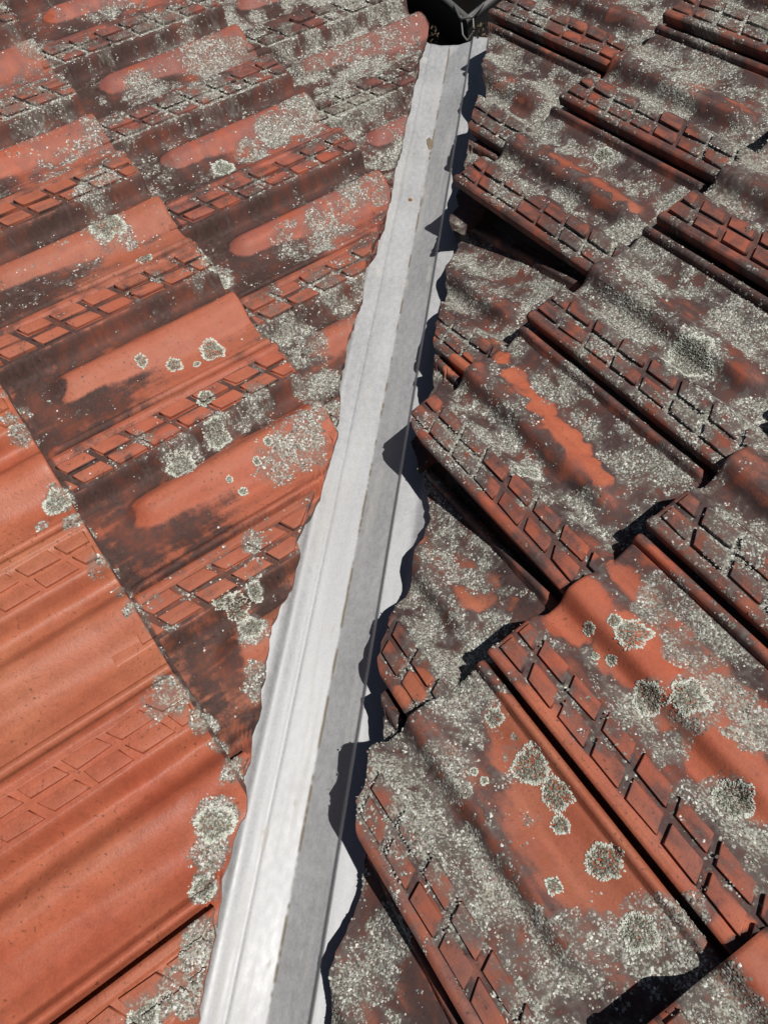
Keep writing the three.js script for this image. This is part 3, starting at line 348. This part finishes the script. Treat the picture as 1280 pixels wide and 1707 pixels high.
function lichenTint(q, w) {                                         // pale grey, grey-green, dark grey and mauve thalli
  const v = 0.75 + 0.5 * w; return q < 0.14 ? [0.55 * v, 0.55 * v, 0.51 * v] : q < 0.45 ? [0.38 * v, 0.38 * v, 0.345 * v] : q < 0.72 ? [0.235 * v, 0.24 * v, 0.205 * v] : q < 0.92 ? [0.11 * v, 0.105 * v, 0.088 * v] : [0.24 * v, 0.17 * v, 0.16 * v];
}
function crust(sl, want, label) {
  const M = [], Q = new THREE.Quaternion(), mat = new THREE.Matrix4(), spin = new THREE.Quaternion(), col = new THREE.Color(), cols = [];
  let tries = 0; const A = sl.S1 - sl.S0, B = sl.T1 - sl.T0;
  while (M.length < want && tries++ < want * 14) {
    const s = sl.S0 + rnd() * A, t = sl.T0 + rnd() * B, l = sl.dens[Math.floor((s - sl.S0) / A * 2048) * 2048 + Math.floor((t - sl.T0) / B * 2048)] / 255; if (l < 0.1) continue;
    if (s > tailS(sl, sl.eave) - 0.002 || inside(sl, s, t) < 0.0015) continue; const L = locate(sl, s, t); if (L.v > 0.204 || L.u > GA - 0.002) continue;
    const cl = S(-0.1, 0.28, 0.7 * noise(s * 150, t * 150) + 0.7 * noise(s * 60, t * 60) + 0.4 * noise(s * 360, t * 360) + 0.9 * (l - 0.5)); if (rnd() > Math.pow(l, 1.25) * cl * 1.25) continue;
    const N = frame(sl, s, t); N.x += (rnd() - 0.5) * 0.3; N.z += (rnd() - 0.5) * 0.3; N.normalize();
    Q.setFromUnitVectors(UP, N); spin.setFromAxisAngle(UP, rnd() * 6.283); Q.multiply(spin);
    const r = 0.00045 + 0.0009 * rnd() * (0.5 + rnd()), P = at(sl, s, t, surf(sl, s, t) + 0.0001);
    mat.compose(new THREE.Vector3(...P), Q, new THREE.Vector3(r * (0.6 + 0.9 * rnd()), r * (0.2 + 0.45 * rnd()), r)); M.push(mat.clone());
    cols.push(lichenTint(rnd(), rnd()));
  }
  const I = new THREE.InstancedMesh(flake, lichenMat, M.length); I.name = numbered('lichen_crust'); M.forEach((m, k) => { I.setMatrixAt(k, m); I.setColorAt(k, col.setRGB(...cols[k])); });
  I.castShadow = I.receiveShadow = true; scene.add(I); tag(I, label, 'lichen', undefined, 'stuff');
}
crust(SL, 110000, 'scattered pale lichen crust on the cleaner orange roof slope');
crust(SR, 195000, 'dense grey lichen crust on the old red roof slope');
const vc = new THREE.MeshStandardMaterial({ color: 0xffffff, vertexColors: true, roughness: 0.95 });
function rosette(sl, s0, t0, R, label, group) {                     // overlapping lobes: pale rim, darker grainy middle
  const P = [], C = [], idx = [], n = Math.round(90 + 1100000 * R * R), ph = rnd() * 6; const edge = a => R * (0.84 + 0.42 * noise(Math.cos(a) * 1.3 + ph, Math.sin(a) * 1.3 + s0 * 9) + 0.16 * noise(Math.cos(a) * 5 + ph, Math.sin(a) * 5));
  for (let k = 0; k < n; k++) {
    const rim = k < n * 0.5, a = rnd() * 6.283, e = edge(a), q = rim ? 0.68 + 0.32 * Math.sqrt(rnd()) : Math.sqrt(rnd()) * 0.78, a2 = a + (rnd() - 0.5) * 1.6, s = s0 + Math.cos(a) * e * q, t = t0 + Math.sin(a) * e * q;
    const L = locate(sl, s, t); if (inside(sl, s, t) < 0.001 || L.v > 0.204) continue;
    const N = frame(sl, s, t), O = new THREE.Vector3(...at(sl, s, t, surf(sl, s, t) + 0.0002 + 0.0004 * rnd())), out = new THREE.Vector3(...[0, 1, 2].map(m => sl.d[m] * Math.cos(a2) + sl.r[m] * Math.sin(a2)));
    out.addScaledVector(N, -out.dot(N)).normalize(); const sd = new THREE.Vector3().crossVectors(N, out);
    const len = rim ? 0.0009 + 0.0009 * rnd() : 0.0007 + 0.0008 * rnd(), wd = rim ? len * (0.4 + 0.3 * rnd()) : len * (0.6 + 0.4 * rnd()), up = rim ? 0.0005 + 0.0004 * rnd() : 0.0004 + 0.0007 * rnd();
    const v = 0.8 + 0.4 * rnd(), c = rim ? (q > 0.88 || rnd() < 0.4 ? [0.52 * v, 0.53 * v, 0.47 * v] : [0.36 * v, 0.38 * v, 0.31 * v]) : rnd() < 0.45 ? [0.30 * v, 0.31 * v, 0.255 * v] : [0.13 * v, 0.125 * v, 0.10 * v];
    const b = P.length / 3, put = (x, y, z) => { P.push(O.x + out.x * x + sd.x * y + N.x * z, O.y + out.y * x + sd.y * y + N.y * z, O.z + out.z * x + sd.z * y + N.z * z); C.push(...c); };
    put(0, 0, up); put(len, wd * 0.3, up * 0.7); put(len * 0.5, wd, up * 0.3); put(-len * 0.7, wd * 0.5, -0.0003); put(-len * 0.7, -wd * 0.5, -0.0003); put(len * 0.5, -wd, up * 0.3); put(len, -wd * 0.4, up * 0.6); put(len * 0.9, 0, -0.0004);
    for (let m = 1; m < 7; m++) idx.push(b, b + m, b + (m === 6 ? 1 : m + 1)); idx.push(b + 7, b + 2, b + 1, b + 7, b + 1, b + 6, b + 7, b + 6, b + 5);
  }
  if (!P.length) return; tag(mesh('lichen_rosette', geo(P, idx, null, C), vc), label, 'lichen', group);
}
const labelsL = ['small pale lichen spot beside the round rosette on a clean orange roll', 'round pale lichen rosette in the middle of a clean orange roll', 'tiny lichen dot between two rosettes on a clean orange roll', 'ragged grey-green lichen patch at the tail of a clean orange roll', 'pale lichen rosette by the rounded nose of a dark-stained roll', 'large lacy lichen patch on the dark-edged orange roll', 'small grey lichen tuft on a row of bright orange pads', 'small lichen spot on the clay roll just before a dense lichen patch', 'thick grey-green lichen tuft on a sawn tile edge below a dark stain', 'large spreading lichen patch on a clean tile edge beside the flashing', 'tongue-shaped lichen patch below the large spreading one beside the flashing', 'grey lichen rosette on the pads of a clean tile beside the flashing', 'bushy pale lichen tuft on the tail of a clean glossy tile', 'small lichen tuft on pads above a row of channel lichen patches', 'dense lichen patch in the dark channel, next to a pad row', 'longer lichen patch in the dark channel, lowest of its row', 'crowded lichen patch on the tile tail beside a dark channel', 'small lichen dot on the clay roll near a cut edge', 'small lichen dot on the clay roll near a cut edge', 'small lichen dot on the clay roll near a cut edge', 'ring-shaped pale lichen patch across the orange pads near the flashing', 'small lichen patch joined to the ring-shaped one near the flashing', 'grey lichen patch beside the ring-shaped one near the flashing'];
rosL.forEach(([s, t, r], k) => rosette(SL, s, t, r, labelsL[k], 'rosettes on the orange slope'));
const labelsR = ['isolated round rosette with a pale rim on the bare orange pan', 'pale-rimmed rosette merged with a grey patch on the bare orange pan', 'dark grey lichen patch joined to the pale-rimmed rosette', 'small round rosette between two larger ones on the bare orange pan', 'dark-centred lichen patch on the smooth orange roll', 'small round lichen spot next to the dark-centred patch on the orange roll', 'tiny lichen spot on the orange roll below the dark-centred patch', 'tiny lichen spot on the orange roll below the dark-centred patch', 'small grey lichen spot touching the dark-centred patch on the roll', 'single pale round rosette on a dark lichen-speckled pan', 'broad round rosette in the dark pan beside the bricklike pads', 'grey-green rosette in the crusted channel beside clean orange pads', 'faint small rosette on the bare orange pan next to crust', 'grey lichen tuft beside the orange pads, below the smooth roll', 'dark grey lichen tuft next to a grey one beside the orange pads', 'small lichen patch at the tail of the bare orange pan', 'bright pale rosette in the pan beside a sawn strip of pads', 'grey rosette in the thick crust at the head of the bare pan', 'tiny lichen dot on the bare orange pan near its crusted flank', 'tiny lichen dot on the bare orange pan near its crusted flank'];
rosR.forEach(([s, t, r], k) => rosette(SR, s, t, r, labelsR[k], 'rosettes on the crusted slope'));

// ---------------------------------------------------------------- small things lying in the valley
function lump(name, label, category, x, z, rx, rz, hgt, color, turn) {
  const n = 22, m = 6, P = [], idx = [], C = []; P.push(x, valleyY(x - foldX(z), z) + hgt, z); C.push(...color);
  for (let k = 1; k <= m; k++) for (let q = 0; q < n; q++) { const a = q / n * 6.2832, f = k / m, e = f * (0.85 + 0.5 * noise(Math.cos(a) * 1.5 + x * 90, Math.sin(a) * 1.5 + z * 40)), dx = Math.cos(a) * rx * e, dz = Math.sin(a) * rz * e, X = x + dx * Math.cos(turn) - dz * Math.sin(turn), Z = z + dx * Math.sin(turn) + dz * Math.cos(turn); P.push(X, valleyY(X - foldX(Z), Z) + (k === m ? -0.0004 : hgt * (1 - f * f) * (0.7 + 0.6 * noise(X * 500, Z * 500)) + 0.0003), Z); const v = 0.8 + 0.4 * rnd(); C.push(color[0] * v, color[1] * v, color[2] * v); }
  for (let q = 0; q < n; q++) { idx.push(0, 1 + (q + 1) % n, 1 + q); for (let k = 0; k < m - 1; k++) { const a = 1 + k * n + q, b = 1 + k * n + (q + 1) % n; idx.push(a, b, a + n, b, b + n, a + n); } }
  tag(mesh(name, geo(P, idx, null, C), vc), label, category);
}
lump('mud_patch', 'small brown patch of dried mud on the grey metal flashing', 'mud', -0.045, -0.593, 0.0075, 0.02, 0.0022, [0.17, 0.13, 0.09], -0.25);
lump('seed_husk', 'tiny orange-brown seed husk lying on the metal flashing', 'debris', -0.053, -0.440, 0.0045, 0.0045, 0.004, [0.22, 0.11, 0.04], 0.3);
{                                                                   // dry litter caught where the flashing meets the gutter
  const g = geo([0, 0.1, 0, 1, 0.25, 0.1, 0.35, 0, 0.45, -0.6, 0.2, 0.3, -1, -0.1, 0, -0.5, 0.15, -0.4, 0.4, 0.05, -0.4], [0, 2, 1, 0, 3, 2, 0, 4, 3, 0, 5, 4, 0, 6, 5, 0, 1, 6]), M = [], col = new THREE.Color();
  for (let k = 0; k < 150; k++) { const left = k % 2, x = left ? -0.098 + (rnd() - 0.5) * 0.035 : 0.012 + (rnd() - 0.5) * 0.06, z = (left ? -0.915 : -0.905) + (rnd() - 0.5) * 0.04, r = 0.002 + 0.005 * rnd() * rnd(); const m = new THREE.Matrix4().compose(new THREE.Vector3(x, valleyY(x - foldX(-0.88), -0.88) - 0.012 + 0.014 * rnd(), z), new THREE.Quaternion().setFromEuler(new THREE.Euler(rnd() * 2, rnd() * 6, rnd() * 2)), new THREE.Vector3(r, r, r)); M.push(m); }
  const I = new THREE.InstancedMesh(g, new THREE.MeshStandardMaterial({ color: 0xffffff, roughness: 0.9, side: THREE.DoubleSide }), M.length); I.name = 'leaf_litter'; M.forEach((m, k) => { I.setMatrixAt(k, m); const v = 0.4 + rnd(); I.setColorAt(k, col.setRGB(0.09 * v, 0.06 * v, 0.035 * v)); }); I.castShadow = I.receiveShadow = true; scene.add(I);
  tag(I, 'dry brown leaf litter caught at the gutter end of the flashing', 'leaf litter', undefined, 'stuff');
}

renderer.render(scene, camera);
